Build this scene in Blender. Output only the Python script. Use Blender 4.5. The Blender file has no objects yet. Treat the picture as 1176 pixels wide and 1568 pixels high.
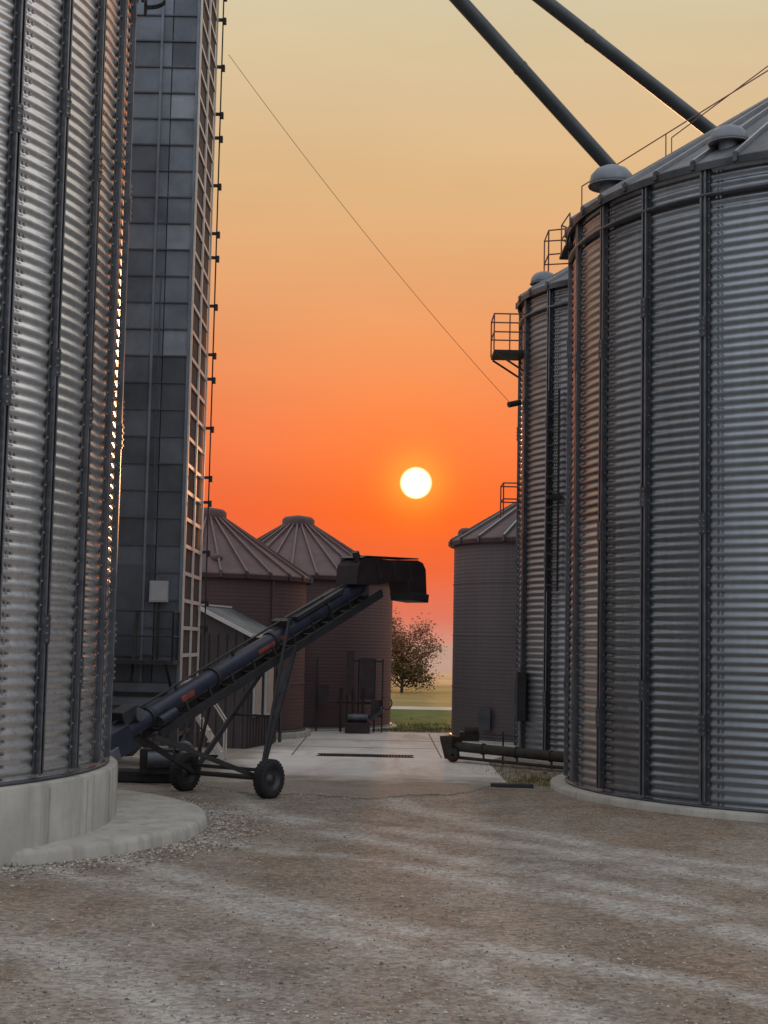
import bpy, math, random
from mathutils import Vector, Matrix
random.seed(7)
S=bpy.context.scene
S.view_settings.view_transform='Standard'
try: S.view_settings.look='None'
except: pass
S.view_settings.exposure=0

def lin(c):
    return tuple(((v/255)/12.92 if v/255<=0.04045 else ((v/255+0.055)/1.055)**2.4) for v in c)+(1,)

# ---------------------------------------------------------------- mesh builder
class MB:
    def __init__(s): s.v=[];s.f=[];s.m=[];s.sm=[]
    def add(s,vs,fs,mat=0,smooth=False):
        o=len(s.v); s.v+= [tuple(v) for v in vs]
        for f in fs:
            s.f.append(tuple(i+o for i in f)); s.m.append(mat); s.sm.append(smooth)
    def box(s,c,size,rot=None,mat=0):
        hx,hy,hz=[a/2 for a in size]; c=Vector(c)
        vs=[Vector((x,y,z)) for x in(-hx,hx) for y in(-hy,hy) for z in(-hz,hz)]
        if rot is not None: vs=[rot@v for v in vs]
        vs=[v+c for v in vs]
        s.add(vs,[(0,1,3,2),(4,6,7,5),(0,4,5,1),(2,3,7,6),(0,2,6,4),(1,5,7,3)],mat)
    def beam(s,p,q,w,h=None,mat=0,up=(0,0,1)):
        h=h or w; p=Vector(p);q=Vector(q);d=q-p;L=d.length
        if L<1e-6:return
        y=d/L; u=Vector(up)
        if abs(y.dot(u))>.98: u=Vector((0,1,0)) if abs(y.y)<.9 else Vector((1,0,0))
        x=y.cross(u).normalized(); z=x.cross(y)
        R=Matrix((x,y,z)).transposed()
        s.box((p+q)/2,(w,L,h),R,mat)
    def tube(s,p,q,r,n=10,mat=0,cap=True,r2=None):
        r2=r if r2 is None else r2
        p=Vector(p);q=Vector(q);y=(q-p).normalized()
        u=Vector((0,0,1)) if abs(y.z)<.95 else Vector((1,0,0))
        x=y.cross(u).normalized(); z=x.cross(y)
        vs=[]
        for i in range(n):
            a=2*math.pi*i/n; o=x*math.cos(a)+z*math.sin(a)
            vs.append(p+o*r); vs.append(q+o*r2)
        fs=[(2*i,2*i+1,(2*i+3)%(2*n),(2*i+2)%(2*n)) for i in range(n)]
        s.add(vs,fs,mat,True)
        if cap:
            s.add([vs[2*i] for i in range(n)],[tuple(range(n))],mat)
            s.add([vs[2*i+1] for i in range(n)],[tuple(reversed(range(n)))],mat)
    def lathe(s,prof,n=32,c=(0,0,0),axis=None,mat=0,smooth=True,a0=0,a1=2*math.pi):
        c=Vector(c); M=Matrix.Identity(3)
        if axis is not None: M=Vector((0,0,1)).rotation_difference(Vector(axis).normalized()).to_matrix()
        full=abs(a1-a0-2*math.pi)<1e-5
        k=n if full else n+1
        vs=[];P=len(prof)
        for i in range(k):
            a=a0+(a1-a0)*i/n; ca,sa=math.cos(a),math.sin(a)
            for r,z in prof: vs.append(c+M@Vector((r*ca,r*sa,z)))
        fs=[]
        for i in range(n):
            j=(i+1)%k
            for t in range(P-1): fs.append((i*P+t,j*P+t,j*P+t+1,i*P+t+1))
        s.add(vs,fs,mat,smooth)
    def prism(s,pts,ext,mat=0):
        n=len(pts);e=Vector(ext)
        vs=[Vector(p) for p in pts]+[Vector(p)+e for p in pts]
        fs=[tuple(range(n)),tuple(reversed(range(n,2*n)))]+[(i,i+n,(i+1)%n+n,(i+1)%n) for i in range(n)]
        s.add(vs,fs,mat)
    def obj(s,name,mats,parent=None,loc=(0,0,0),bevel=0):
        me=bpy.data.meshes.new(name); me.from_pydata(s.v,[],s.f); me.update()
        for m in mats: me.materials.append(m)
        me.polygons.foreach_set('material_index',s.m); me.polygons.foreach_set('use_smooth',s.sm)
        ob=bpy.data.objects.new(name,me); S.collection.objects.link(ob); ob.location=loc
        if parent: ob.parent=parent
        if bevel:
            b=ob.modifiers.new('b','BEVEL');b.width=bevel;b.segments=2;b.limit_method='ANGLE'
        return ob
def empty(name,loc=(0,0,0)):
    e=bpy.data.objects.new(name,None); S.collection.objects.link(e); e.location=loc; return e

# ---------------------------------------------------------------- materials
def newmat(name):
    m=bpy.data.materials.new(name);m.use_nodes=True
    nt=m.node_tree;b=nt.nodes['Principled BSDF'];return m,nt,b
def N(nt,t,**k):
    n=nt.nodes.new(t)
    for a,v in k.items(): setattr(n,a,v)
    return n
def ramp(nt,stops,inp,interp='LINEAR'):
    r=N(nt,'ShaderNodeValToRGB');e=r.color_ramp.elements
    r.color_ramp.interpolation=interp
    while len(e)>1:e.remove(e[-1])
    e[0].position=stops[0][0];e[0].color=stops[0][1]
    for p,c in stops[1:]:
        x=e.new(p);x.color=c
    nt.links.new(inp,r.inputs[0]);return r
def math_(nt,op,a,b=None,c=None):
    n=N(nt,'ShaderNodeMath',operation=op)
    for i,v in enumerate((a,b,c)):
        if v is None: continue
        if isinstance(v,(int,float)): n.inputs[i].default_value=v
        else: nt.links.new(v,n.inputs[i])
    return n.outputs[0]
def mixc(nt,f,a,b,mode='MIX'):
    n=N(nt,'ShaderNodeMix',data_type='RGBA',blend_type=mode)
    for i,v in ((0,f),(6,a),(7,b)):
        if isinstance(v,(int,float)): n.inputs[i].default_value=v
        elif isinstance(v,tuple): n.inputs[i].default_value=v
        else: nt.links.new(v,n.inputs[i])
    return n.outputs[2]
def noise(nt,scale,detail=4,rough=.6,vec=None,sc=None,rot=None,dist=0):
    t=N(nt,'ShaderNodeTexCoord');n=N(nt,'ShaderNodeTexNoise')
    n.inputs['Scale'].default_value=scale;n.inputs['Detail'].default_value=detail;n.inputs['Roughness'].default_value=rough
    n.inputs['Distortion'].default_value=dist
    if sc:
        mp=N(nt,'ShaderNodeMapping');mp.inputs['Scale'].default_value=sc
        if rot: mp.inputs['Rotation'].default_value=rot
        nt.links.new(t.outputs['Object'],mp.inputs[0]);nt.links.new(mp.outputs[0],n.inputs['Vector'])
    else: nt.links.new(t.outputs['Object'],n.inputs['Vector'])
    return n.outputs['Fac']
def simple(name,col,rough=.6,metal=0.,var=.25,scale=4,bump=0.,sc=None,spec=.5,detail=5):
    m,nt,b=newmat(name)
    f=noise(nt,scale,detail,.65,sc=sc)
    c0=tuple(x*(1-var) for x in col[:3])+(1,);c1=tuple(min(1,x*(1+var)) for x in col[:3])+(1,)
    r=ramp(nt,[(.3,c0),(.7,c1)],f);nt.links.new(r.outputs[0],b.inputs['Base Color'])
    b.inputs['Roughness'].default_value=rough;b.inputs['Metallic'].default_value=metal
    b.inputs['Specular IOR Level'].default_value=spec
    if bump:
        bp=N(nt,'ShaderNodeBump');bp.inputs['Strength'].default_value=bump;bp.inputs['Distance'].default_value=.01
        nt.links.new(f,bp.inputs['Height']);nt.links.new(bp.outputs[0],b.inputs['Normal'])
    return m
def galv(name,col,nsheet,ringh,metal=.75,rough=.38,var=.18,phase=0.,base=.48):
    m,nt,b=newmat(name)
    t=N(nt,'ShaderNodeTexCoord');sp=N(nt,'ShaderNodeSeparateXYZ');nt.links.new(t.outputs['Object'],sp.inputs[0])
    a=math_(nt,'ARCTAN2',sp.outputs[1],sp.outputs[0])
    a=math_(nt,'FLOOR',math_(nt,'MULTIPLY',math_(nt,'SUBTRACT',a,phase-4*math.pi),nsheet/(2*math.pi)))
    zr=math_(nt,'FLOOR',math_(nt,'DIVIDE',sp.outputs[2],ringh))
    cb=N(nt,'ShaderNodeCombineXYZ');nt.links.new(a,cb.inputs[0]);nt.links.new(zr,cb.inputs[1])
    wn=N(nt,'ShaderNodeTexWhiteNoise',noise_dimensions='3D');nt.links.new(cb.outputs[0],wn.inputs['Vector'])
    st=noise(nt,3,5,.7,sc=(3,3,.2))
    sp2=noise(nt,14,4,.7)
    k=math_(nt,'ADD',math_(nt,'MULTIPLY',wn.outputs[0],var),math_(nt,'ADD',math_(nt,'MULTIPLY',st,.55),math_(nt,'MULTIPLY',sp2,.3)))
    k=math_(nt,'ADD',k,base)
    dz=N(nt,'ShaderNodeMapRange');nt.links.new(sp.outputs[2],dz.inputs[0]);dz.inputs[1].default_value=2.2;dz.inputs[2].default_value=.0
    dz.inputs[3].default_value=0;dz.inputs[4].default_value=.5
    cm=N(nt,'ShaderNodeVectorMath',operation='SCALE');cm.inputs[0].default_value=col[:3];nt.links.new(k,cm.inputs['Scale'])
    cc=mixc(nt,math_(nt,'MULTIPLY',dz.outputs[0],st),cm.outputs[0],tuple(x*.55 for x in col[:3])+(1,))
    nt.links.new(cc,b.inputs['Base Color'])
    rr=math_(nt,'ADD',math_(nt,'MULTIPLY',sp2,.22),rough-.11);rr=math_(nt,'ADD',rr,math_(nt,'MULTIPLY',wn.outputs[0],.08));nt.links.new(rr,b.inputs['Roughness'])
    b.inputs['Metallic'].default_value=metal
    return m
PHL=math.radians(6.1);PHR=math.radians(200);PHC=math.radians(212)
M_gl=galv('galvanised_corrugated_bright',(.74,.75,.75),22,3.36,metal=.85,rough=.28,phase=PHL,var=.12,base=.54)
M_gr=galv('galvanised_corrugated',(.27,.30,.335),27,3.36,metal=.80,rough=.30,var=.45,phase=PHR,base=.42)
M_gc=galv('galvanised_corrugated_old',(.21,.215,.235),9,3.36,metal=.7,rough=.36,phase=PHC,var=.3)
M_gsm=galv('bin_wall_flare_red',(.115,.072,.078),8,.8,metal=.15,rough=.6)  # dull grey wall reddened: lens flare tint put into the base colour
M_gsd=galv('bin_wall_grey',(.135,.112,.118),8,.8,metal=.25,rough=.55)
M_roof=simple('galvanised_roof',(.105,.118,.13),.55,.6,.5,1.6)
M_roofr=simple('roof_flare_red',(.098,.056,.060),.65,.1,.3,3)  # red of the lens flare mixed into the roof's base colour
M_rib=simple('galvanised_rib',(.30,.31,.325),.45,.65,.15,5)
M_ribr=simple('rib_flare_red',(.16,.10,.10),.55,.2,.15,5)  # ribs carry the same flare red in their colour
M_stiff=simple('stiffener_steel',(.10,.11,.125),.45,.7,.3,6)
M_stiffl=simple('stiffener_steel_light',(.19,.20,.22),.42,.7,.3,6)
M_dark=simple('dark_steel',(.035,.036,.04),.6,.3,.3,6)
M_joint=simple('joint_filler',(.10,.09,.08),.95,0,.2,6,spec=.1)
M_grate=simple('grate_iron',(.05,.045,.04),.85,.1,.3,9,spec=.2)
M_bolt=simple('bolt_zinc',(.30,.30,.31),.4,.8,.1,6)
def concm():
    m,nt,b=newmat('concrete')
    a=noise(nt,2.2,6,.65);st=noise(nt,2.4,5,.7,sc=(2,2,.12));f=noise(nt,45,3,.7)
    c=ramp(nt,[(.3,(.37,.355,.32,1)),(.7,(.52,.505,.46,1))],a).outputs[0]
    c=mixc(nt,ramp(nt,[(.48,(0,0,0,1)),(.66,(.75,.75,.75,1))],st).outputs[0],c,(.27,.255,.225,1))
    c=mixc(nt,math_(nt,'MULTIPLY',f,.25),c,(.2,.19,.17,1))
    nt.links.new(c,b.inputs['Base Color']);b.inputs['Roughness'].default_value=.92;b.inputs['Specular IOR Level'].default_value=.15
    bp=N(nt,'ShaderNodeBump');bp.inputs['Strength'].default_value=.35;bp.inputs['Distance'].default_value=.01
    nt.links.new(a,bp.inputs['Height']);nt.links.new(bp.outputs[0],b.inputs['Normal'])
    return m
M_conc=concm()
M_navy=simple('navy_paint',(.022,.027,.052),.45,.1,.35,5)
M_hood=simple('hood_paint',(.030,.018,.022),.55,.1,.35,5)
M_rubber=simple('rubber',(.018,.018,.02),.85,0,.2,20,bump=.2)
M_rim=simple('wheel_rim',(.07,.07,.075),.5,.5,.2,10)
M_redp=simple('red_paint',(.22,.05,.03),.55,.0,.5,14)
M_white=simple('white_paint',(.62,.62,.62),.6,0,.1,5)
M_rail=simple('rail_red_oxide',(.22,.10,.08),.55,.3,.2,5)
M_tubeg=simple('spout_tube_steel',(.085,.10,.11),.45,.6,.25,1.5)
M_p=[simple('tower_panel_%s'%n,c,.48,.55,.3,1.6) for n,c in (('a',(.13,.15,.18)),('b',(.185,.215,.255)),('c',(.095,.108,.128)),('d',(.28,.32,.37)))]
M_cell=simple('tower_cell_dark',(.035,.035,.04),.7,.1,.2,3)
M_grid=simple('tower_grid_steel',(.66,.63,.59),.5,.3,.15,5)
M_siding=simple('shed_siding',(.075,.062,.065),.6,.1,.15,3)
M_box=simple('control_box_grey',(.40,.42,.45),.5,.1,.1,4)

def gravel():
    m,nt,b=newmat('gravel')
    big=noise(nt,.22,4,.6);mid=noise(nt,1.6,5,.7)
    trk=noise(nt,.55,4,.6,sc=(1.5,.32,1),rot=(0,0,.5),dist=.6)
    t=N(nt,'ShaderNodeTexCoord')
    # curved wheel tracks: bands at fixed radii about turning centres, broken up by noise
    sxy=N(nt,'ShaderNodeSeparateXYZ');nt.links.new(t.outputs['Object'],sxy.inputs[0])
    wob=noise(nt,.7,4,.6);brk=noise(nt,1.3,5,.7)
    tracks=None
    for cx,cy,rads in ((-9.0,3.0,(9.2,11.0,13.2,15.0)),(11.5,21.0,(11.8,13.5,16.0))):
        dx=math_(nt,'SUBTRACT',sxy.outputs[0],cx);dy=math_(nt,'SUBTRACT',sxy.outputs[1],cy)
        rr=math_(nt,'SQRT',math_(nt,'ADD',math_(nt,'MULTIPLY',dx,dx),math_(nt,'MULTIPLY',dy,dy)))
        rr=math_(nt,'ADD',rr,math_(nt,'MULTIPLY',wob,.9))
        for r0 in rads:
            q=math_(nt,'ABSOLUTE',math_(nt,'SUBTRACT',rr,r0+.45))
            q=math_(nt,'SUBTRACT',1.0,math_(nt,'MINIMUM',math_(nt,'MULTIPLY',q,3.0),1.0))
            tracks=q if tracks is None else math_(nt,'MAXIMUM',tracks,q)
    tracks=math_(nt,'MULTIPLY',tracks,ramp(nt,[(.33,(0,0,0,1)),(.52,(1,1,1,1))],brk).outputs[0])
    vo=N(nt,'ShaderNodeTexVoronoi');vo.inputs['Scale'].default_value=30;nt.links.new(t.outputs['Object'],vo.inputs['Vector'])
    fine=noise(nt,70,4,.75);fine2=noise(nt,16,5,.8)
    c=ramp(nt,[(.38,(.265,.200,.148,1)),(.6,(.275,.25,.22,1))],big).outputs[0]
    c=mixc(nt,ramp(nt,[(.46,(0,0,0,1)),(.64,(.5,.5,.5,1))],trk).outputs[0],c,(.34,.32,.29,1))
    c=mixc(nt,ramp(nt,[(.45,(0,0,0,1)),(.70,(.8,.8,.8,1))],mid).outputs[0],c,(.175,.135,.105,1))
    c=mixc(nt,math_(nt,'MULTIPLY',tracks,.85),c,(.43,.41,.38,1))
    sp=N(nt,'ShaderNodeSeparateColor');nt.links.new(vo.outputs['Color'],sp.inputs[0])
    k=math_(nt,'ADD',math_(nt,'MULTIPLY',sp.outputs[0],.6),math_(nt,'ADD',math_(nt,'MULTIPLY',fine,.5),math_(nt,'MULTIPLY',fine2,1.1)))
    k=math_(nt,'SUBTRACT',k,.02)
    cm=N(nt,'ShaderNodeVectorMath',operation='SCALE');nt.links.new(c,cm.inputs[0]);nt.links.new(k,cm.inputs['Scale'])
    nt.links.new(cm.outputs[0],b.inputs['Base Color'])
    h=math_(nt,'ADD',math_(nt,'MULTIPLY',vo.outputs['Distance'],-.6),math_(nt,'ADD',math_(nt,'MULTIPLY',fine2,1.3),math_(nt,'MULTIPLY',mid,2.2)))
    h=math_(nt,'SUBTRACT',h,math_(nt,'MULTIPLY',tracks,.6))
    bp=N(nt,'ShaderNodeBump');bp.inputs['Strength'].default_value=.75;bp.inputs['Distance'].default_value=.03
    nt.links.new(h,bp.inputs['Height']);nt.links.new(bp.outputs[0],b.inputs['Normal'])
    b.inputs['Roughness'].default_value=1;b.inputs['Specular IOR Level'].default_value=.05
    return m
M_grav=gravel()
M_stone=simple('stone',(.30,.262,.225),.95,0,.5,3,spec=.1,detail=2)
def slabmat():
    m,nt,b=newmat('concrete_slab')
    a=noise(nt,.9,5,.65);f=noise(nt,12,5,.7);tr=noise(nt,.8,5,.6,sc=(1.6,.35,1),rot=(0,0,.3),dist=.5)
    ed=noise(nt,1.1,6,.7,sc=(.6,1,1))
    c=ramp(nt,[(.3,(.58,.55,.52,1)),(.7,(.74,.71,.68,1))],a).outputs[0]
    c=mixc(nt,ramp(nt,[(.5,(0,0,0,1)),(.68,(.75,.75,.75,1))],tr).outputs[0],c,(.42,.36,.31,1))
    t=N(nt,'ShaderNodeTexCoord');s_=N(nt,'ShaderNodeSeparateXYZ');nt.links.new(t.outputs['Object'],s_.inputs[0])
    y=math_(nt,'ADD',s_.outputs[1],math_(nt,'MULTIPLY',ed,-5.5))
    mr=N(nt,'ShaderNodeMapRange',interpolation_type='SMOOTHSTEP');nt.links.new(y,mr.inputs[0]);mr.inputs[1].default_value=18.8;mr.inputs[2].default_value=16.6
    xe=N(nt,'ShaderNodeMapRange',interpolation_type='SMOOTHSTEP');nt.links.new(math_(nt,'ADD',s_.outputs[0],math_(nt,'MULTIPLY',ed,-1.5)),xe.inputs[0]);xe.inputs[1].default_value=-2.3;xe.inputs[2].default_value=-3.1
    mx=math_(nt,'MAXIMUM',mr.outputs[0],xe.outputs[0])
    fi=noise(nt,16,5,.8);md=noise(nt,1.6,5,.7)
    gc=mixc(nt,ramp(nt,[(.45,(0,0,0,1)),(.72,(.7,.7,.7,1))],md).outputs[0],(.27,.238,.205,1),(.18,.14,.11,1))
    gv=N(nt,'ShaderNodeVectorMath',operation='SCALE');nt.links.new(gc,gv.inputs[0]);nt.links.new(math_(nt,'ADD',math_(nt,'MULTIPLY',fi,1.3),.35),gv.inputs['Scale'])
    c=mixc(nt,math_(nt,'MULTIPLY',f,.35),c,(.28,.26,.235,1))
    c=mixc(nt,mx,c,gv.outputs[0])
    nt.links.new(c,b.inputs['Base Color']);b.inputs['Roughness'].default_value=1;b.inputs['Specular IOR Level'].default_value=.05
    return m
M_slab=slabmat()
M_grass=simple('grass',(.085,.115,.035),.95,0,.4,1.5,spec=.1)
M_field=simple('field_grass_dry',(.26,.20,.075),.95,0,.3,.25,spec=.1,sc=(.3,1,1))  # colour desaturated in place of haze over the field
M_ripe=simple('ripe_crop',(.50,.32,.17),.95,0,.2,.1,spec=.1,sc=(.2,1,1))
M_far=simple('far_fields_hazed',(.62,.40,.30),1,0,.1,.01,spec=0)  # pale pinkish tan holds the smoke haze in its base colour
M_road=simple('gravel_road',(.45,.40,.34),.95,0,.15,1,spec=.1)
M_leaf=simple('leaf_autumn',(.24,.12,.065),.8,0,.6,3,spec=.2,detail=2)
M_leaf2=simple('leaf_olive',(.13,.11,.05),.8,0,.5,3,spec=.2,detail=2)
M_bark=simple('bark',(.08,.055,.045),.9,0,.3,8)

# ---------------------------------------------------------------- world
SUN=Vector((.0209,.9943,.1075)).normalized()
w=bpy.data.worlds.new('World');S.world=w;w.use_nodes=True
nt=w.node_tree;nt.nodes.clear()
out=N(nt,'ShaderNodeOutputWorld')
tc=N(nt,'ShaderNodeTexCoord');nv=N(nt,'ShaderNodeVectorMath',operation='NORMALIZE');nt.links.new(tc.outputs['Generated'],nv.inputs[0])
sx=N(nt,'ShaderNodeSeparateXYZ');nt.links.new(nv.outputs[0],sx.inputs[0])
sunw=ramp(nt,[(0,lin((208,150,132))),(.018,lin((218,120,100))),(.05,lin((234,102,72))),(.085,lin((240,101,60))),(.146,lin((237,126,80))),
 (.21,lin((234,156,104))),(.29,lin((227,183,132))),(.405,lin((218,203,168))),(.6,(.90,.87,.82,1)),(1,(.90,.91,.95,1))],sx.outputs[2])
anti=ramp(nt,[(0,(.50,.48,.48,1)),(.2,(.68,.69,.73,1)),(.5,(.80,.83,.90,1)),(1,(.90,.91,.95,1))],sx.outputs[2])
mr=N(nt,'ShaderNodeMapRange',interpolation_type='SMOOTHSTEP');nt.links.new(sx.outputs[1],mr.inputs[0])
mr.inputs[1].default_value=-.05;mr.inputs[2].default_value=.9
col=mixc(nt,mr.outputs[0],anti.outputs[0],sunw.outputs[0])
n=N(nt,'ShaderNodeTexNoise');n.inputs['Scale'].default_value=2.4;n.inputs['Detail'].default_value=5
mp=N(nt,'ShaderNodeMapping');mp.inputs['Scale'].default_value=(1,1,5);nt.links.new(nv.outputs[0],mp.inputs[0]);nt.links.new(mp.outputs[0],n.inputs['Vector'])
kk=math_(nt,'ADD',math_(nt,'MULTIPLY',n.outputs['Fac'],.30),.85)
sc=N(nt,'ShaderNodeVectorMath',operation='SCALE');nt.links.new(col,sc.inputs[0]);nt.links.new(kk,sc.inputs['Scale'])
dt=N(nt,'ShaderNodeVectorMath',operation='DOT_PRODUCT');nt.links.new(nv.outputs[0],dt.inputs[0]);dt.inputs[1].default_value=SUN
d=math_(nt,'MAXIMUM',dt.outputs['Value'],0.0)
g1=math_(nt,'MULTIPLY',math_(nt,'POWER',d,260),.11);g2=math_(nt,'MULTIPLY',math_(nt,'POWER',d,5500),.42)
def addglow(base,fac,c):
    s_=N(nt,'ShaderNodeVectorMath',operation='SCALE');s_.inputs[0].default_value=c;nt.links.new(fac,s_.inputs['Scale'])
    a_=N(nt,'ShaderNodeVectorMath',operation='ADD');nt.links.new(base,a_.inputs[0]);nt.links.new(s_.outputs[0],a_.inputs[1]);return a_.outputs[0]
c=addglow(sc.outputs[0],g1,(1.2,.12,-.25));c=addglow(c,g2,(1,.5,.04))
ds=N(nt,'ShaderNodeMapRange',interpolation_type='SMOOTHSTEP');nt.links.new(dt.outputs['Value'],ds.inputs[0])
ds.inputs[1].default_value=math.cos(math.radians(.64));ds.inputs[2].default_value=math.cos(math.radians(.42))
c=addglow(c,ds.outputs[0],(4,3.2,1.6))
bg=N(nt,'ShaderNodeBackground');nt.links.new(c,bg.inputs[0]);bg.inputs[1].default_value=.98
sky=N(nt,'ShaderNodeTexSky',sky_type='NISHITA');sky.sun_disc=False;sky.sun_elevation=math.asin(SUN.z);sky.sun_rotation=math.radians(1.2)
sky.air_density=2;sky.dust_density=6
bg2=N(nt,'ShaderNodeBackground');nt.links.new(sky.outputs[0],bg2.inputs[0]);bg2.inputs[1].default_value=.0015
ad=N(nt,'ShaderNodeAddShader');nt.links.new(bg.outputs[0],ad.inputs[0]);nt.links.new(bg2.outputs[0],ad.inputs[1]);nt.links.new(ad.outputs[0],out.inputs[0])
L=bpy.data.lights.new('sun','SUN');L.energy=1.0;L.color=(1,.45,.18);L.angle=math.radians(1.2)
lo=bpy.data.objects.new('sun',L);S.collection.objects.link(lo);lo.rotation_euler=(-SUN).to_track_quat('-Z','Y').to_euler();lo.location=(0,60,20)

# ---------------------------------------------------------------- camera
cam=bpy.data.cameras.new('camera');co=bpy.data.objects.new('camera',cam);S.collection.objects.link(co);S.camera=co
cam.sensor_fit='VERTICAL';cam.sensor_height=36;cam.lens=2300/1568*36;cam.clip_end=8000
co.matrix_world=Matrix.Translation((0,0,1.8))@Matrix.Rotation(math.radians(90+5.04),4,'X')@Matrix.Rotation(.02,4,'Z')

# ---------------------------------------------------------------- ground
def sheet(name,pts,z,mat):
    mb=MB();mb.add([(x,y,z) for x,y in pts],[tuple(range(len(pts)))],0);return mb.obj(name,[mat])
mb=MB();mb.add([(-3000,-300,0),(3000,-300,0),(3000,6000,0),(-3000,6000,0)],[(0,1,2,3)]);mb.obj('ground',[M_grav])
sheet('grass',[(-40,32),(60,32),(60,42.6),(-40,42)],.004,M_grass)
sheet('road',[(-200,41.5),(200,43),(200,45.0),(-200,43.6)],.009,M_road)
sheet('field',[(-200,43.6),(200,45.0),(200,70),(-200,70)],.004,M_field)
sheet('crop_field',[(-300,70),(300,70),(300,98),(-300,98)],.004,M_ripe)
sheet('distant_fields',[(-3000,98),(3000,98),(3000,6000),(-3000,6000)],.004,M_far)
# yard: strip mesh (front edge -> back edge) so the ragged edge can never fold over
front=[(-4.6,20.0),(-2.6,19.0),(-1.2,18.0),(0.1,17.9),(1.0,18.7),(1.7,20.0)]
def fy(x):
    for (x0,y0),(x1,y1) in zip(front,front[1:]):
        if x0<=x<=x1: return y0+(y1-y0)*(x-x0)/(x1-x0)
    return 20
mb=MB();nx=110;vs=[];fs=[]
for i in range(nx+1):
    x=-4.6+6.3*i/nx;y0=fy(x)+random.uniform(-.12,.12)+.15*math.sin(x*5.3)
    vs+=[(x,y0,.006),(x,31.2,.006)]
    if i: fs.append((2*i-2,2*i,2*i+1,2*i-1))
mb.add(vs,fs)
vs=[];fs=[];x1=1.7
for i in range(41):
    y=24.0+7.2*i/40;vs+=[(x1,y,.006),(x1+min(1.2,.35*(y-24.0))+random.uniform(0,.05),y,.006)]
    if i: fs.append((2*i-2,2*i-1,2*i+1,2*i))
mb.add(vs,fs)
mb.obj('concrete_yard',[M_slab])
mb=MB()
for i in range(30):
    x=-.95+i*.05;mb.box((x,24.45,.013),(.022,.4,.008),mat=0)
for y in (24.24,24.66): mb.box((-.22,y,.014),(1.56,.03,.012),mat=0)
mb.box((-.22,24.45,.0085),(1.5,.39,.003),mat=1)
mb.obj('drain_grate',[M_grate,simple('drain_void',(.008,.008,.008),1,0,.1,3,spec=0)])
mb=MB()
for y in (26.4,28.4): mb.box((-.6,y,.0075),(4.5,.025,.003))
for x in (-1.4,1.0): mb.box((x,27.6,.0078),(.02,6.6,.003))
mb.obj('slab_joint',[M_joint])
mb=MB()
def stone(x,y,r):
    vs=[];q=random.random()*6.28
    for dx,dy,dz in ((1,0,0),(0,1,0),(-1,0,0),(0,-1,0),(0,0,.7),(0,0,-.4)):
        k=r*random.uniform(.65,1.25);X=dx*k;Y=dy*k
        vs.append((x+X*math.cos(q)-Y*math.sin(q),y+X*math.sin(q)+Y*math.cos(q),r*.25+dz*k))
    mb.add(vs,[(0,1,4),(1,2,4),(2,3,4),(3,0,4),(1,0,5),(2,1,5),(3,2,5),(0,3,5)],random.choice((0,0,1,1,2)))
cnt=0
while cnt<15000:
    y=5.8+12*random.random()**1.5;x=random.uniform(-.3,.3)*y
    if (x+4.95)**2+(y-14.6)**2<3.4**2 or (x+7.17)**2+(y-13.96)**2<4.8**2 or (x-6.12)**2+(y-19.45)**2<3.95**2: continue
    stone(x,y,.003+.009*random.random()**2*(1+.7*(random.random()>.97)));cnt+=1
for i in range(2600):
    a=random.uniform(-1.75,.9);rr=3.33+abs(random.gauss(0,.28));stone(-4.95+rr*math.cos(a),14.6+rr*math.sin(a),random.uniform(.008,.02))
for i in range(3500):
    x=random.uniform(-2.6,1.9);stone(x,fy(min(x,1.69))-.2+abs(random.gauss(0,.9)),random.uniform(.005,.012))
mb.obj('gravel_stones',[M_stone,simple('stone_pale',(.46,.43,.39),.95,0,.2,3,spec=.1,detail=2),simple('stone_dark',(.17,.145,.125),.95,0,.2,3,spec=.1,detail=2)])

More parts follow.
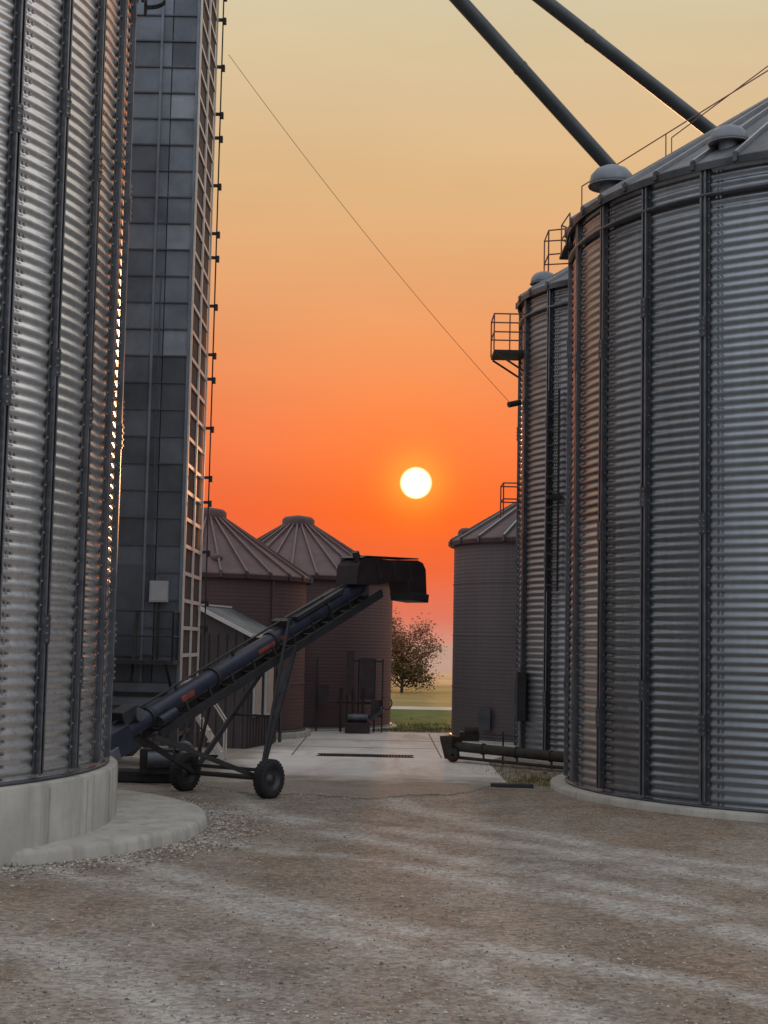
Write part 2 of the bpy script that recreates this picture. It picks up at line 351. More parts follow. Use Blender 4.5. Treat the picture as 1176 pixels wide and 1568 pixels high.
# ---------------------------------------------------------------- bins
def bin_(cx,cy,z0,R,H,rise,nst,tang,mats,pitch=.1,amp=.011,seg=144,ribs=None,stiff=True,found=None,spl=2.24,bolts=True,phase=0.,wst=.09,ringr=True,rib=None):
    e=empty('grain_bin',(cx,cy,0))
    wm,rm,sm,fm=mats
    mb=MB();n=int((H-z0)/pitch*6)
    mb.lathe([(R+amp*math.cos(2*math.pi*(i/6)),z0+(H-z0)*i/n) for i in range(n+1)],seg)
    mb.obj('wall',[wm],e)
    mb=MB();Ro=R+.09;zt=H+rise
    mb.lathe([(Ro,H-.10),(Ro+.015,H-.02),(Ro,H),(.32,zt-.18)],seg,smooth=False,mat=0)
    mb.lathe([(R-.05,H-.03),(Ro,H-.09)],seg,mat=1)
    mb.lathe([(.36,zt-.2),(.36,zt-.04),(.3,zt+.02),(0,zt+.07)],24,mat=0)
    nr=ribs or nst*2
    for i in range(nr):
        a=2*math.pi*(i+.5)/nr+phase;ca,sa=math.cos(a),math.sin(a)
        p=Vector((Ro*ca,Ro*sa,H+.015));q=Vector((.34*ca,.34*sa,zt-.165))
        mb.beam(p,q,.035,.06,mat=2)
        mb.box((Ro*ca+.01*ca,Ro*sa+.01*sa,H-.03),(.05,.05,.1),Matrix.Rotation(a,3,'Z'),mat=1)
    mb.obj('roof',[rm,M_stiff,rib or M_rib],e)
    if stiff:
        mb=MB()
        for i in range(nst):
            a=tang+2*math.pi*i/nst;ca,sa=math.cos(a),math.sin(a);Rz=Matrix.Rotation(a,3,'Z')
            def P(r,t,z):return (r*ca-t*sa,r*sa+t*ca,z)
            hz=(z0+H)/2;hl=H-z0-.12
            mb.box(P(R+amp+.006,0,hz),(.012,wst*1.75,hl),Rz,0)
            mb.box(P(R+amp+.030,wst*.42,hz),(.04,.012,hl-.004),Rz,0)
            mb.box(P(R+amp+.030,-wst*.42,hz),(.04,.012,hl-.004),Rz,0)
            mb.box(P(R+amp+.052,wst*.36,hz),(.008,wst*.26,hl-.008),Rz,1)
            mb.box(P(R+amp+.052,-wst*.36,hz),(.008,wst*.26,hl-.008),Rz,1)
            mb.box(P(R+amp+.034,0,hz),(.008,wst*.40,hl-.01),Rz,0)
            z=z0+.9+(i%2)*.35
            while z<H-.3:
                mb.box(P(R+amp+.058,0,z),(.012,wst*1.1,.24),Rz,0);
                if bolts:
                    for dz in (-.09,-.03,.03,.09):
                        for t in(-.025,.025): mb.box(P(R+amp+.068,t,z+dz),(.014,.016,.016),Rz,2)
                z+=spl
            if bolts:
                z=z0+pitch/2
                while z<H-.1:
                    for t in(-wst*.72,wst*.72): mb.box(P(R+amp+.016,t,z),(.014,.018,.018),Rz,2)
                    z+=pitch*2
                if i%2==0:
                    z=z0+pitch/2
                    while z<H-.1:
                        for o in (0,.05): mb.box(P(R+amp+.004,wst*2.0+o,z),(.022,.024,.024),Rz,2)
                        z+=pitch
        mb.obj('stiffeners',[sm,M_stiffl,M_bolt],e)
    if ringr:
        mb=MB()
        mb.lathe([(R+amp+.004,H-.42),(R+.07,H-.40),(R+.07,H-.37),(R+amp+.004,H-.35)],seg)
        mb.obj('wind_ring',[sm],e)
    mb=MB();fr,fz=found or (R+.15,.1)
    ztop=max(z0,.02)
    mb.lathe([(R-.2,ztop-.002),(fr-.02,ztop-.002),(fr,ztop-.02),(fr,-.05)],seg)
    if z0>.3:
        for i in range(40):
            a=2*math.pi*i/40
            mb.box((fr*math.cos(a),fr*math.sin(a),z0/2-.02),(.012,.018,z0-.05),Matrix.Rotation(a,3,'Z'))
    mb.obj('foundation',[fm],e)
    mb=MB();mb.lathe([(R+amp+.002,z0+.002),(R+.05,z0+.004),(R+.05,z0+.02),(R+amp+.002,z0+.03)],seg);mb.obj('base_angle',[sm],e)
    return e
def vent(parent,x,y,zb,s,mat,yaw=0):
    mb=MB();c=parent.location;X=x-c.x;Y=y-c.y
    mb.lathe([(.55*s,-.9*s),(.55*s,.35*s)],20,(X,Y,zb))
    mb.lathe([(.5*s,.3*s),(s,.22*s),(s*1.02,.42*s),(.95*s,.75*s),(.72*s,1.02*s),(.4*s,1.16*s),(0,1.2*s)],24,(X,Y,zb))
    mb.lathe([(s*1.0,.21*s),(s*1.08,.21*s),(s*1.08,.27*s),(s*1.0,.27*s)],24,(X,Y,zb),mat=1)
    mb.obj('roof_vent',[mat,M_stiffl],parent)

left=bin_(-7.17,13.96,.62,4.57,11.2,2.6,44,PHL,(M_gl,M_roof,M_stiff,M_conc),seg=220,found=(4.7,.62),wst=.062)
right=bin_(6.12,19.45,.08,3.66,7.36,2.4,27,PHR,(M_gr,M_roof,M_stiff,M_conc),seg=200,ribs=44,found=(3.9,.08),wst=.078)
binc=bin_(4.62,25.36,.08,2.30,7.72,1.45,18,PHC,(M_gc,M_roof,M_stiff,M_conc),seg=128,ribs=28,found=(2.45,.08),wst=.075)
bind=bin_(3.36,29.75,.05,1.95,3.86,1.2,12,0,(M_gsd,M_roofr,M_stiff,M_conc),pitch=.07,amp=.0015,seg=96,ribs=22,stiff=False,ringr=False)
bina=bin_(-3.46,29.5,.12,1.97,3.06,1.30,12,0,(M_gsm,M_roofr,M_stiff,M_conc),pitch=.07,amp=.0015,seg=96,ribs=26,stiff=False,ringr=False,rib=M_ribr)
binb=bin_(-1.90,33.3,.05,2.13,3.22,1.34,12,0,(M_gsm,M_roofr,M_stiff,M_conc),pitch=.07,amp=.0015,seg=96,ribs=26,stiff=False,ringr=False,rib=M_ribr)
binf=bin_(9.5,27.0,.08,2.30,7.1,1.4,14,0,(M_gc,M_roof,M_stiff,M_conc),seg=96,ribs=28,bolts=False)
M_vent=simple('vent_galvanised',(.20,.22,.25),.5,.5,.2,5)
vent(right,2.86,19.0,7.70,.28,M_vent);vent(right,3.92,17.0,7.62,.22,M_vent)
vent(right,6.5,16.2,7.6,.21,M_vent);vent(binc,2.63,25.0,7.88,.22,M_vent)
vent(bind,1.62,29.6,3.95,.15,M_roofr);vent(bina,-3.1,27.95,3.28,.12,M_roofr)
c=right.location
mb=MB()
def rl(pts,r,h,posts=True,mat=0,lv=2):
    pts=[Vector(p) for p in pts]
    for a,b_ in zip(pts,pts[1:]):
        for k in range(1,lv+1):
            o=Vector((0,0,h*k/lv));mb.tube(a+o,b_+o,r,6,mat)
    if posts:
        for p in pts: mb.tube(p,p+Vector((0,0,h)),r,6,mat)
A=Vector((2.42,20.0,7.40))-c;B=Vector((6.12,19.45,9.72))-c
rl([A.lerp(B,t) for t in(.05,.35,.75,.97)],.009,.55,lv=1)
A2=Vector((2.75,21.1,7.40))-c
rl([A2.lerp(B,t) for t in(.35,.9)],.008,.75,lv=1)
for t in [i/26 for i in range(2,26)]:
    p=A.lerp(B,t);mb.box(p+Vector((0,0,.07)),(.05,.34,.03),mat=1)
mb.obj('roof_handrail',[M_rail,M_stiff],right)
mb=MB()
rl([(2.40-c.x,19.6-c.y,7.18),(2.36-c.x,20.2-c.y,7.18),(2.7-c.x,20.6-c.y,7.18)],.011,.40,mat=0)
mb.box((2.5-c.x,20.05-c.y,7.16),(.3,.6,.04),mat=1)
mb.obj('eave_platform',[M_vent,M_dark],right)
c=binc.location
mb=MB()
def plat(x0,x1,y0,y1,zf,h,mat=0,low=.38):
    P=[(x1-c.x,y0-c.y,zf),(x0-c.x,y0-c.y,zf),(x0-c.x,y1-c.y,zf),(x1-c.x,y1-c.y,zf)]
    rl(P,.013,h,lv=2,mat=mat)
    xm=(x0+x1)/2;mb.tube((xm-c.x,y0-c.y,zf),(xm-c.x,y0-c.y,zf+h),.012,6,mat)
    mb.box((xm-c.x,(y0+y1)/2-c.y,zf-.02),(x1-x0,y1-y0,.05),mat=1)
    if low:
        mb.beam((x0-c.x+.03,y0-c.y,zf-.05),(x1-c.x+.02,y0-c.y,zf-low),.03,mat=1)
        mb.beam((x0-c.x+.03,y1-c.y,zf-.05),(x1-c.x+.02,y1-c.y,zf-low),.03,mat=1)
plat(1.80,2.33,25.0,25.7,6.79,.62)
P=[(2.28-c.x,25.6-c.y,4.05),(2.04-c.x,25.6-c.y,4.05),(2.04-c.x,26.2-c.y,4.05),(2.35-c.x,26.2-c.y,4.05)]
rl(P,.013,.55,lv=2)
P=[(2.78-c.x,25.7-c.y,8.2),(3.45-c.x,25.4-c.y,8.2),(3.45-c.x,26.2-c.y,8.2),(2.78-c.x,26.4-c.y,8.2),(2.78-c.x,25.7-c.y,8.2)]
rl(P,.013,.86,lv=2)
mb.box((3.1-c.x,25.95-c.y,8.19),(.75,.8,.04),mat=1)
for p in P[:4]: mb.tube(p,(p[0]+.1,p[1],7.85),.014,6,1)
lx,ly=2.70-c.x,23.98-c.y
for t in(-.13,.13): mb.beam((lx+t*.6,ly-t*.8,2.7),(lx+t*.6,ly-t*.8,5.95),.03,mat=1)
z=2.8
while z<5.9: mb.beam((lx+.08,ly-.10,z),(lx-.08,ly+.10,z),.02,mat=1);z+=.25
mb.box((lx+.02,ly-.03,4.2),(.25,.2,.06),mat=1)
mb.tube((2.95-c.x,23.66-c.y,.1),(2.95-c.x,23.66-c.y,7.3),.022,6,1)
mb.tube((2.25-c.x,25.0-c.y,5.9),(2.05-c.x,24.9-c.y,5.84),.05,8,1)
mb.box((2.3-c.x,24.75-c.y,1.0),(.14,.2,.8),mat=1)
mb.obj('ladder_and_platforms',[M_rail,M_dark],binc)
c=bind.location;mb=MB()
for z in (1.0,2.0,3.0): mb.lathe([(1.956,z),(1.962,z+.01),(1.956,z+.02)],96,mat=1)
mb.tube((2.55-c.x,27.94-c.y,0),(2.55-c.x,27.94-c.y,3.8),.02,6,1)
mb.box((1.95-c.x,28.25-c.y,.45),(.26,.05,.4),Matrix.Rotation(-.5,3,'Z'))
mb.obj('fittings',[M_stiff,M_gsd],bind)
c=bina.location;mb=MB()
for z in (1.0,2.0): mb.lathe([(1.976,z),(1.985,z+.01),(1.976,z+.03)],96)
mb.tube((1.42,-1.40,0),(1.42,-1.40,3.0),.03,6)
mb.obj('ring_seams',[M_gsm],bina)
c=left.location;mb=MB()
a=math.radians(4.5);R=4.6
px,py=(R+.12)*math.cos(a),(R+.12)*math.sin(a)
t=Vector((-math.sin(a),math.cos(a),0))
for s_ in(-.16,.16): mb.beam(Vector((px,py,8.0))+t*s_,Vector((px,py,11.2))+t*s_,.03)
z=8.1
while z<11.1: mb.tube(Vector((px,py,z))-t*.18,Vector((px,py,z))+t*.18,.012,6);z+=.28
for z in (8.1,9.2,10.1):
    for i in range(10):
        a1=a-math.pi/2+math.pi*i/10;a2=a-math.pi/2+math.pi*(i+1)/10
        mb.beam((px+.2*math.cos(a1),py+.2*math.sin(a1),z),(px+.2*math.cos(a2),py+.2*math.sin(a2),z),.015,.04)
mb.obj('caged_ladder',[M_dark],left)
mb=MB()
mb.lathe([(0,.12),(3.22,.12),(3.27,.105),(3.29,.07),(3.30,-.03)],120,(-4.95,14.6,0));mb.obj('concrete_apron',[M_conc])

# ---------------------------------------------------------------- tower
tw=empty('grain_dryer_tower',(-2.75,20.6,0))
mb=MB()
cols=[0,-.37,-.52,-.97,-1.4,-1.85,-2.3];z=1.22;r=0
mb.box((-1.15,.99,8.1),(2.28,1.86,13.7),mat=2)
while z<14.9:
    for i in range(6):
        x1,x0=cols[i],cols[i+1]
        m=random.choice((0,0,2,1))
        if 5.6<z<9.6: m=random.choice((1,3,1,1)) if i<1 else random.choice((1,0,1,1))
        if z<5.6: m=random.choice((0,2,2,0))
        mb.box(((x0+x1)/2,.03+random.uniform(-.002,.002),z+.188),(x1-x0-.014,.05,.362),Matrix.Rotation(random.uniform(-.012,.012),3,'X')@Matrix.Rotation(random.uniform(-.01,.01),3,'Z'),mat=m)
    mb.box((-1.15,-.002,z),(2.3,.03,.02),mat=2)
    z+=.376;r+=1
for x in (-.012,-.52): mb.box((x,-.005,8.1),(.035,.05,13.75),mat=1)
mb.obj('panel_wall',M_p,tw)
mb=MB()
for y in (.02,.96,1.9): mb.box((.022,y,8.1),(.024,.07 if y!=.96 else .10,13.8),mat=0)
z=1.22
while z<14.9:
    mb.box((.018,.96,z),(.020,1.84,.05),mat=0)
    z+=.376
mb.box((-.0,.96,8.1),(.006,1.84,13.7),mat=1)
z=2.0;k=0
while z<14.8:
    mb.box((.07,1.95,z),(.10,.05,.04),mat=2);mb.box((.13,1.95,z-.02),(.045,.08,.09),mat=2)
    z+=.376*(1 if k%3==0 else 2);k+=1
mb.tube((.10,1.97,0.1),(.10,1.97,14.9),.012,6,2)
mb.obj('side_grid',[M_grid,M_cell,M_dark],tw)
mb=MB()
mb.box((-1.15,.95,1.06),(2.36,1.98,.3),mat=1)
mb.box((-1.15,-.06,1.06),(2.3,.04,.06),mat=0)
for x in(-.05,-1.15,-2.25):
    for y in(0.03,1.87): mb.box((x,y,.455),(.12,.12,.91),mat=2)
for a_,b_ in(((-.05,.03),(-1.15,.03)),((-1.15,.03),(-2.25,.03)),((-.05,.03),(-.05,1.87))):
    mb.beam((a_[0],a_[1],.08),(b_[0],b_[1],.88),.05,mat=0)
    mb.beam((a_[0],a_[1],.5),(b_[0],b_[1],.5),.05,mat=0)
mb.lathe([(.15,.15),(.9,.9)],4,(-.9,.95,0),mat=1,smooth=False)
mb.box((-1.15,.95,.03),(2.7,2.3,.08),mat=3)
mb.obj('base_frame',[M_dark,M_p[1],M_stiff,M_conc],tw)
mb=MB()
mb.box((-1.0,-.32,1.5),(2.0,.6,.05),mat=0)
rl([(-.02,-.6,1.52),(-.5,-.6,1.52),(-1.0,-.6,1.52),(-1.9,-.6,1.52)],.012,.66,lv=2,mat=0)
rl([(-.02,-.6,1.52),(-.02,-.05,1.52)],.012,.66,lv=2,mat=0)
mb.beam((-.1,-.58,1.48),(-.1,-.02,1.15),.035);mb.beam((-1.2,-.58,1.48),(-1.2,-.02,1.15),.035)
mb.box((-.30,-.06,2.46),(.25,.10,.29),mat=1)
mb.box((-.30,-.116,2.46),(.21,.008,.25),mat=2)
mb.tube((-.30,-.05,2.31),(-.30,-.05,1.5),.015,6)
mb.tube((-.42,-.04,2.6),(-.42,-.04,6.9),.010,6,4)
mb.box((-.72,-.03,2.2),(.36,.03,1.25),mat=3)
mb.tube((-.58,-.4,1.25),(-.58,-.05,2.2),.02,6,0)
mb.obj('service_platform',[M_dark,M_box,M_box,M_p[2],M_stiff],tw)
mb=MB()
mb.box((-1.0,.9,15.25),(1.6,1.2,.75),mat=0)
mb.lathe([(.6,-.7),(.6,.7)],24,(-1.0,.9,15.6),axis=(0,1,0),mat=0)
rl([(.1,.0,14.97),(.1,1.9,14.97),(-2.3,1.9,14.97),(-2.3,0,14.97),(.1,0,14.97)],.018,1.0,lv=2)
mb.obj('elevator_head',[M_p[1],M_dark],tw)

def spout(p,q,r,name='grain_spout'):
    mb=MB();p=Vector(p);q=Vector(q);mb.tube(p,q,r,20,0)
    d=(q-p);n=int(d.length/3.1)
    for i in range(1,n):
        c_=p+d*(i/n);u=d.normalized()*.03;mb.tube(c_-u,c_+u,r*1.07,20,0)
    u=d.normalized();mb.tube(q-u*.35,q+Vector((0,0,-.25)),r*1.25,20,1)
    mb.obj(name,[M_tubeg,M_stiff])
spout((-2.62,21.5,15.3),(4.47,25.36,9.35),.122)
spout((-2.72,21.75,15.35),(9.3,27.0,8.7),.118)
mb=MB();A=Vector((-2.52,22.3,10.75));B=Vector((2.08,24.95,5.88));prev=A
for i in range(1,25):
    t=i/24;p=A.lerp(B,t);p.z-=.16*4*t*(1-t);mb.tube(prev,p,.004,5,0,cap=False);prev=p
mb.obj('guy_wire',[M_dark])

# ---------------------------------------------------------------- auger
au=empty('portable_grain_auger',(0,0,0))
D=Vector((.55,.835,.393));W=Vector((-.835,.55,0));Du=D.normalized();UP=W.cross(Du)*-1
if UP.z<0: UP=-UP
def P(s_,up=0,w_=0): return Vector((-1.8,17.95,1.5))+D*s_+UP*up+W*w_
Rm=Matrix((W,Du,UP)).transposed()
mb=MB()
mb.tube(P(-2.05),P(2.7),.105,20,0)
for s_ in(-1.4,-.3,.8,1.9): mb.tube(P(s_)-Du*.03,P(s_)+Du*.03,.123,20,1)
mb.obj('auger_tube',[M_navy,M_dark],au)
mb=MB()
# decals wrap the near side of the tube
def wrap(s0,s1,a0,a1,mat):
    vs=[];n=6
    for i in range(n+1):
        a=a0+(a1-a0)*i/n;o=(-W)*math.cos(a)*.1075+UP*math.sin(a)*.1075
        vs+= [P(s0)+o,P(s1)+o]
    mb.add(vs,[(2*i,2*i+1,2*i+3,2*i+2) for i in range(n)],mat,True)
wrap(-.95,-.74,-.3,.4,0);wrap(.42,.74,-.25,.3,0);wrap(.86,1.0,-.25,.3,0)
mb.obj('decal_strip',[M_redp,M_stiff],au)
mb=MB()
for w_ in(-.12,.12):
    mb.beam(P(-1.4,-.2,w_),P(3.0,-.2,w_),.04,.10,0,up=UP)
for i in range(11):
    s_=-1.3+i*.4
    mb.beam(P(s_,-.2,-.12),P(s_,-.2,.12),.03,.03,0,up=UP)
    for w_ in(-.12,.12): mb.beam(P(s_,-.2,w_),P(s_+.0,-.03,w_*.8),.03,.02,0,up=(W))
mb.tube(P(-1.9,.15,0),P(1.1,.17,0),.014,6,0);mb.tube(P(1.1,.17,0),P(2.5,.14,0),.014,6,0)
for s_ in(-.9,.1,1.1,1.9): mb.beam(P(s_,.1),P(s_,.17),.03,mat=0)
mb.box(P(1.06,.14),(.26,.10,.08),Rm,0)
mb.box(P(1.75,.12),(.2,1.1,.05),Rm,0)
mb.obj('truss',[M_dark],au)
mb=MB()
def H(s_,z):return Vector((-1.8+.55*s_,17.95+.835*s_,z))
prof=[(2.38,2.58),(2.42,2.84),(2.5,2.92),(2.62,2.95),(3.2,2.955),(3.92,2.99),(4.05,2.96),(4.13,2.87),(4.17,2.48),(3.74,2.50),(3.66,2.70),(3.3,2.66),(2.9,2.60)]
mb.prism([H(a,b)-W*.17 for a,b in prof],W*.34,0)
mb.prism([H(a,b)-W*.18 for a,b in [(2.5,2.925),(2.62,2.96),(3.92,3.0),(3.92,3.02),(2.6,2.98),(2.46,2.94)]],W*.36,1)
mb.tube(H(2.5,2.9)-W*.1,H(2.45,3.02)-W*.1,.05,10,1)
mb.box(H(2.75,2.55),(.22,.2,.2),mat=1)
mb.prism([H(a,b)-W*.19 for a,b in [(3.78,2.42),(4.18,2.40),(4.2,2.52),(3.74,2.54)]],W*.38,1)
for s_ in (2.9,3.3,3.7): mb.box(H(s_,2.8)-W*.175,(.03,.03,.26),Rm,1)
mb.obj('discharge_head',[M_hood,M_dark],au,bevel=.012)
mb=MB()
mb.box(P(-2.0,-.02),(.34,.36,.30),Rm,0)
mb.box(P(-1.72,.17),(.2,.24,.15),Rm,1)
mb.tube(P(-1.62,.13,-.14),P(-1.62,.13,.14),.07,14,2)
mb.box(P(-2.16,-.1),(.42,.18,.16),Rm,2)
mb.tube(P(-1.4,-.05,-.16),P(-1.15,-.05,-.16),.06,12,0)
mb.obj('intake_and_motor',[M_navy,M_dark,M_stiffl],au,bevel=.01)
WR=Vector((-1.27,17.6,.225));WL=Vector((-2.33,18.3,.225))
mb=MB()
mb.tube(WL,WR,.03,10)
mb.beam(WL+Vector((0,0,.09))-W*.12,WR+Vector((0,0,.09))+W*.12,.04)
a1=W*.13
for wv,s1 in((WR+a1,-1),(WL-a1,1)):
    mb.beam(wv,P(1.06,-.18,.13*s1),.05)
    mb.beam(wv,P(-1.5,-.18,.13*s1),.05)
mb.beam((WR+a1).lerp(P(1.06,-.18,-.13),.45),(WL-a1).lerp(P(1.06,-.18,.13),.45),.03)
mb.beam((WL-a1),P(-.2,-.2,.12),.03);mb.beam(WR+a1,P(1.06,.2,-.13),.03)
mb.obj('undercarriage',[M_dark],au)
for hub in(WR,WL):
    mb=MB();ax=W
    mb.lathe([(.135,-.06),(.17,-.075),(.205,-.07),(.222,-.045),(.226,0),(.222,.045),(.205,.07),(.17,.075),(.135,.06)],32,hub,axis=ax,mat=0)
    mb.lathe([(.137,-.06),(.13,-.05),(.12,-.02),(.06,-.015),(.05,-.05),(0,-.055)],24,hub,axis=ax,mat=1)
    mb.lathe([(.137,.06),(.13,.05),(.12,.02),(.06,.015),(.05,.05),(0,.055)],24,hub,axis=ax,mat=1)
    n=28;Q=Vector((0,0,1)).rotation_difference(ax).to_matrix()
    for i in range(n):
        a=2*math.pi*i/n
        for sd in(-1,1):
            p=hub+Q@Vector((.220*math.cos(a+sd*.05),.220*math.sin(a+sd*.05),sd*.032))
            mb.box(p,(.014,.02,.055),Q@Matrix.Rotation(a,3,'Z'),0)
    mb.obj('wheel',[M_rubber,M_rim],au)

# ---------------------------------------------------------------- unload auger at right
ua=empty('unloading_auger',(0,0,0));mb=MB()
a_=Vector((1.12,23.6,.25));b_=Vector((3.0,21.9,.2))
mb.tube(a_,b_,.075,14,0);mb.tube(a_+Vector((.1,-.1,-.17)),b_+Vector((0,-.1,-.14)),.025,8,0)
for i in range(5):
    p=a_.lerp(b_,i/4);mb.beam(p,p+Vector((0,-.1,-.17)),.03,mat=0)
    mb.tube(p-(b_-a_).normalized()*.02,p+(b_-a_).normalized()*.02,.088,14,0)
mb.lathe([(.10,-.2),(.18,.10),(.18,.15),(.15,.15)],4,a_,mat=0,smooth=False)
mb.box(a_+Vector((.28,.05,.15)),(.3,.2,.14),mat=0);mb.tube(a_+Vector((.2,0,.24)),a_+Vector((.42,0,.24)),.07,12,0)
mb.lathe([(.02,-.03),(.1,-.04),(.11,0),(.1,.04),(.02,.03)],18,a_+Vector((.02,-.15,-.13)),axis=(.3,1,0),mat=0)
mb.tube((1.9,23.3,.5),(1.9,23.3,0),.015,6);mb.beam((1.6,23.4,.45),(2.1,23.0,.45),.02)
mb.obj('tube_and_hopper',[M_grate],ua)
mb=MB();mb.box((1.72,19.6,.03),(.55,.14,.035),Matrix.Rotation(-.06,3,'Z'));mb.obj('timber_plank',[M_dark])

# ---------------------------------------------------------------- shed
sh=empty('metal_shed',(-2.25,25.5,0))
u=Vector((-.971,.238,0));v_=Vector((.238,.971,0));wd=1.9;dp=1.55;ez=1.93;rz=2.36
def Q(a,b,z):return u*a+v_*b+Vector((0,0,z))
Rs=Matrix((u,v_,Vector((0,0,1)))).transposed()
mb=MB()
mb.add([Q(0,0,0),Q(wd,0,0),Q(wd,0,ez),Q(wd/2,0,rz),Q(0,0,ez)],[(0,4,3,2,1)])
mb.add([Q(0,dp,0),Q(wd,dp,0),Q(wd,dp,ez),Q(wd/2,dp,rz),Q(0,dp,ez)],[(0,1,2,3,4)])
mb.add([Q(0,0,0),Q(0,dp,0),Q(0,dp,ez),Q(0,0,ez)],[(0,1,2,3)])
mb.add([Q(wd,0,0),Q(wd,dp,0),Q(wd,dp,ez),Q(wd,0,ez)],[(3,2,1,0)])
for i in range(12): mb.box(Q(.08+i*.16,-.012,ez/2),(.03,.02,ez-.02),Rs)
for i in range(10): mb.box(Q(-.012,.08+i*.155,ez/2),(.02,.03,ez-.02),Rs)
mb.obj('walls',[M_siding],sh)
mb=MB()
for sd in(0,1):
    a0=-.1 if sd==0 else wd+.1;zz=ez-.045
    p=[Q(a0,-.12,zz),Q(a0,dp+.12,zz),Q(wd/2,dp+.12,rz+.02),Q(wd/2,-.12,rz+.02)]
    mb.prism(p,(0,0,.035),0)
    mb.beam(p[0]+Vector((0,0,.02)),p[3]+Vector((0,0,.02)),.03,.06,1);mb.beam(p[0]+Vector((0,0,.02)),p[1]+Vector((0,0,.02)),.03,.06,1)
mb.beam(Q(wd/2,-.13,rz+.06),Q(wd/2,dp+.13,rz+.06),.1,.03,1)
mb.obj('roof',[M_roof,M_white],sh)
mb=MB()
for b in(.45,1.1):
    mb.box(Q(-.02,b,1.0),(.05,.40,.95),Rs,0);mb.box(Q(-.05,b,1.0),(.02,.30,.85),Rs,1)
mb.obj('windows',[M_white,simple('pane',(.36,.34,.33),.3,0,.1,3)],sh)

# ---------------------------------------------------------------- equipment at back bins, stairs
pe=empty('electrical_panel_rack',(0,0,0));mb=MB()
M_eq=simple('equipment_dull',(.055,.042,.046),.6,.2,.3,6)
for x,y,z,sx_,sz in((-.28,30.9,1.1,.28,.85),(-.62,30.9,1.2,.16,.9),(-1.15,30.85,.75,.22,.4),(-.08,30.8,.5,.22,.35)):
    mb.box((x,y,z),(sx_,.16,sz),mat=0)
for x in(-1.3,-.68,-.45,-.12,.04): mb.box((x,31.02,.75),(.035,.04,1.5),mat=0)
mb.beam((-.7,31.0,1.45),(.05,31.0,1.45),.04);mb.beam((-1.35,31.0,.6),(.05,31.0,.6),.04)
mb.tube((-.65,30.7,.3),(-.25,30.7,.3),.1,12,1);mb.tube((-.2,30.7,.3),(.05,30.6,.5),.06,10,1)
for x in(-.8,-.55,-.35): mb.tube((x,30.8,.02),(x,30.8,.9),.03,8,0)
mb.lathe([(.12,-.02),(.14,0),(.12,.02)],16,(.12,30.6,.62),axis=(.4,1,0),mat=0)
mb.box((-.45,30.6,.12),(.5,.3,.2),mat=0)
mb.obj('rack_parts',[M_eq,M_stiff],pe)
mb=MB()
for sd in(0,.35):
    mb.beam((-2.95,22.9+sd,.05),(-2.95+.5,22.9+sd,.05),.03);mb.beam((-2.35,22.9+sd,.02),(-2.9,22.9+sd,.85),.04,.06,1)
    mb.tube((-2.35,22.9+sd,.02),(-2.35,22.9+sd,.6),.014,6,1);mb.tube((-2.9,22.9+sd,.8),(-2.9,22.9+sd,1.4),.014,6,1);mb.tube((-2.35,22.9+sd,.6),(-2.9,22.9+sd,1.4),.014,6,1)
for i in range(5): mb.box((-2.43-i*.11,23.07,.12+i*.165),(.13,.34,.02),mat=1)
mb.obj('access_stairs',[M_dark,M_grid])
mb=MB()
for i in range(3): mb.tube((-2.0+i*.1,27.4,0),(-2.0+i*.1,27.4,2.2-.3*i),.03,8)
mb.box((-1.75,27.35,1.1),(.2,.15,.4))
mb.obj('conduit_pipes',[M_stiff])
mb=MB()
mb.box((-2.75,19.2,.28),(.5,.35,.3),mat=1);mb.tube((-2.9,19.0,.3),(-2.4,19.1,.3),.11,14,0);mb.box((-2.95,19.4,.08),(.9,.5,.12),mat=1)
mb.lathe([(.1,-.05),(.13,-.05),(.13,.05),(.1,.05)],18,(-2.45,18.98,.42),axis=(0,1,0),mat=0)
mb.obj('drive_motor',[M_stiff,M_dark])

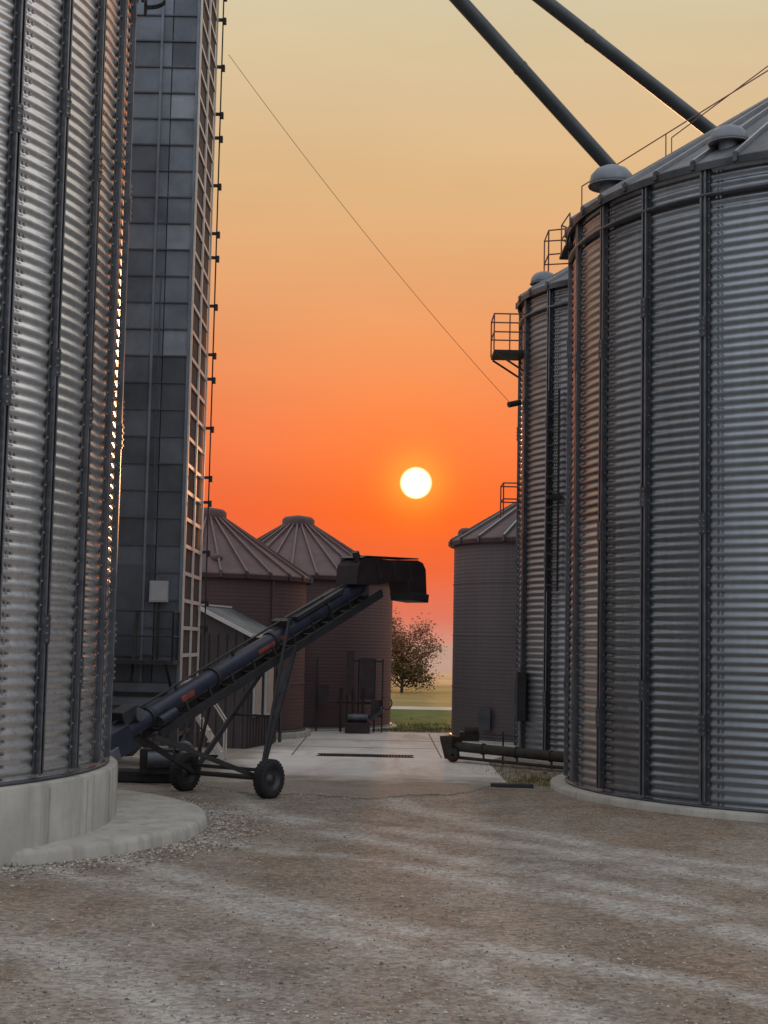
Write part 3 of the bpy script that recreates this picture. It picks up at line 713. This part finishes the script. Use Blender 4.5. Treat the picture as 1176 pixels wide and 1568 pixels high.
# ---------------------------------------------------------------- vegetation
def tree(x,y,h,cr,n,name='tree',seed=1):
    random.seed(seed)
    e=empty(name,(x,y,0));mb=MB()
    top=Vector((.05,0,h*.45));mb.tube((0,0,-.05),top,.06*h/3,8,0,r2=.04*h/3)
    tips=[]
    for i in range(34):
        a=i*2.4;L=random.uniform(.4,1)*cr
        st=Vector((0,0,h*random.uniform(.02,.45)));en=st+Vector((math.cos(a)*L,math.sin(a)*L,h*random.uniform(0,.5)*(1.25-.45*L/cr)))
        mid=st.lerp(en,.5)+Vector((0,0,.05*h));mb.tube(st,mid,.025,6,0,r2=.016);mb.tube(mid,en,.016,6,0,r2=.006)
        for j in range(7):
            p=mid.lerp(en,random.random());q=p+Vector((random.gauss(0,.3),random.gauss(0,.3),random.uniform(-.35,.45)))*cr*.5
            mb.tube(p,q,.007,5,0,r2=.003);tips.append(q);tips.append(p.lerp(q,.6))
    mb.obj('trunk_and_limbs',[M_bark],e)
    mb=MB()
    for i in range(n):
        t=random.choice(tips);p=t+Vector((random.gauss(0,1),random.gauss(0,1),random.gauss(0,1)))*cr*.13
        if p.z<.05: continue
        r=random.uniform(.025,.055);R_=Matrix.Rotation(random.random()*6.3,3,'Z')@Matrix.Rotation(random.random()*3,3,'X')
        mb.add([p+R_@Vector(q) for q in((-r,0,0),(0,-r*.6,0),(r,0,0),(0,r*.6,0))],[(0,1,2,3)],0 if p.z>h*.35+random.gauss(0,.4) else 1)
    mb.obj('leaves',[M_leaf,M_leaf2],e)
tree(.80,57,3.1,1.35,13000,seed=4);tree(-.6,60,2.8,1.2,7000,seed=9)
random.seed(11)
mb=MB()
def tuft(x,y,n,h,sp):
    for i in range(n):
        a=random.random()*6.3;r=abs(random.gauss(0,sp));bx=x+r*math.cos(a);by=y+r*math.sin(a)
        hh=h*random.uniform(.4,1);l=Vector((random.gauss(0,.4),random.gauss(0,.4),1)).normalized()*hh;b=random.random()*3.1
        wv=Vector((math.cos(b),math.sin(b),0))*.006
        p=Vector((bx,by,0));mb.add([p-wv,p+wv,p+l*.6+wv*.6,p+l+Vector((0,0,-.1*hh)),p+l*.6-wv*.6],[(0,1,2,3,4)],0 if random.random()<.6 else 1)
for i in range(30): tuft(random.uniform(1.8,2.35),random.uniform(19.7,21.2),20,.07,.16)
for i in range(20): tuft(random.uniform(1.7,2.9),random.uniform(21.4,23),16,.06,.2)
for i in range(22):
    a=random.uniform(-1.9,-.9);tuft(-4.95+3.36*math.cos(a),14.6+3.36*math.sin(a),10,.06,.06)
for i in range(240): tuft(random.uniform(-1.2,2.6),31.5+abs(random.gauss(0,1.6)),14,.08,.2)
mb.obj('weeds',[simple('weed_green',(.12,.15,.04),.9,0,.3,5),simple('weed_dry',(.28,.22,.09),.9,0,.3,5)])
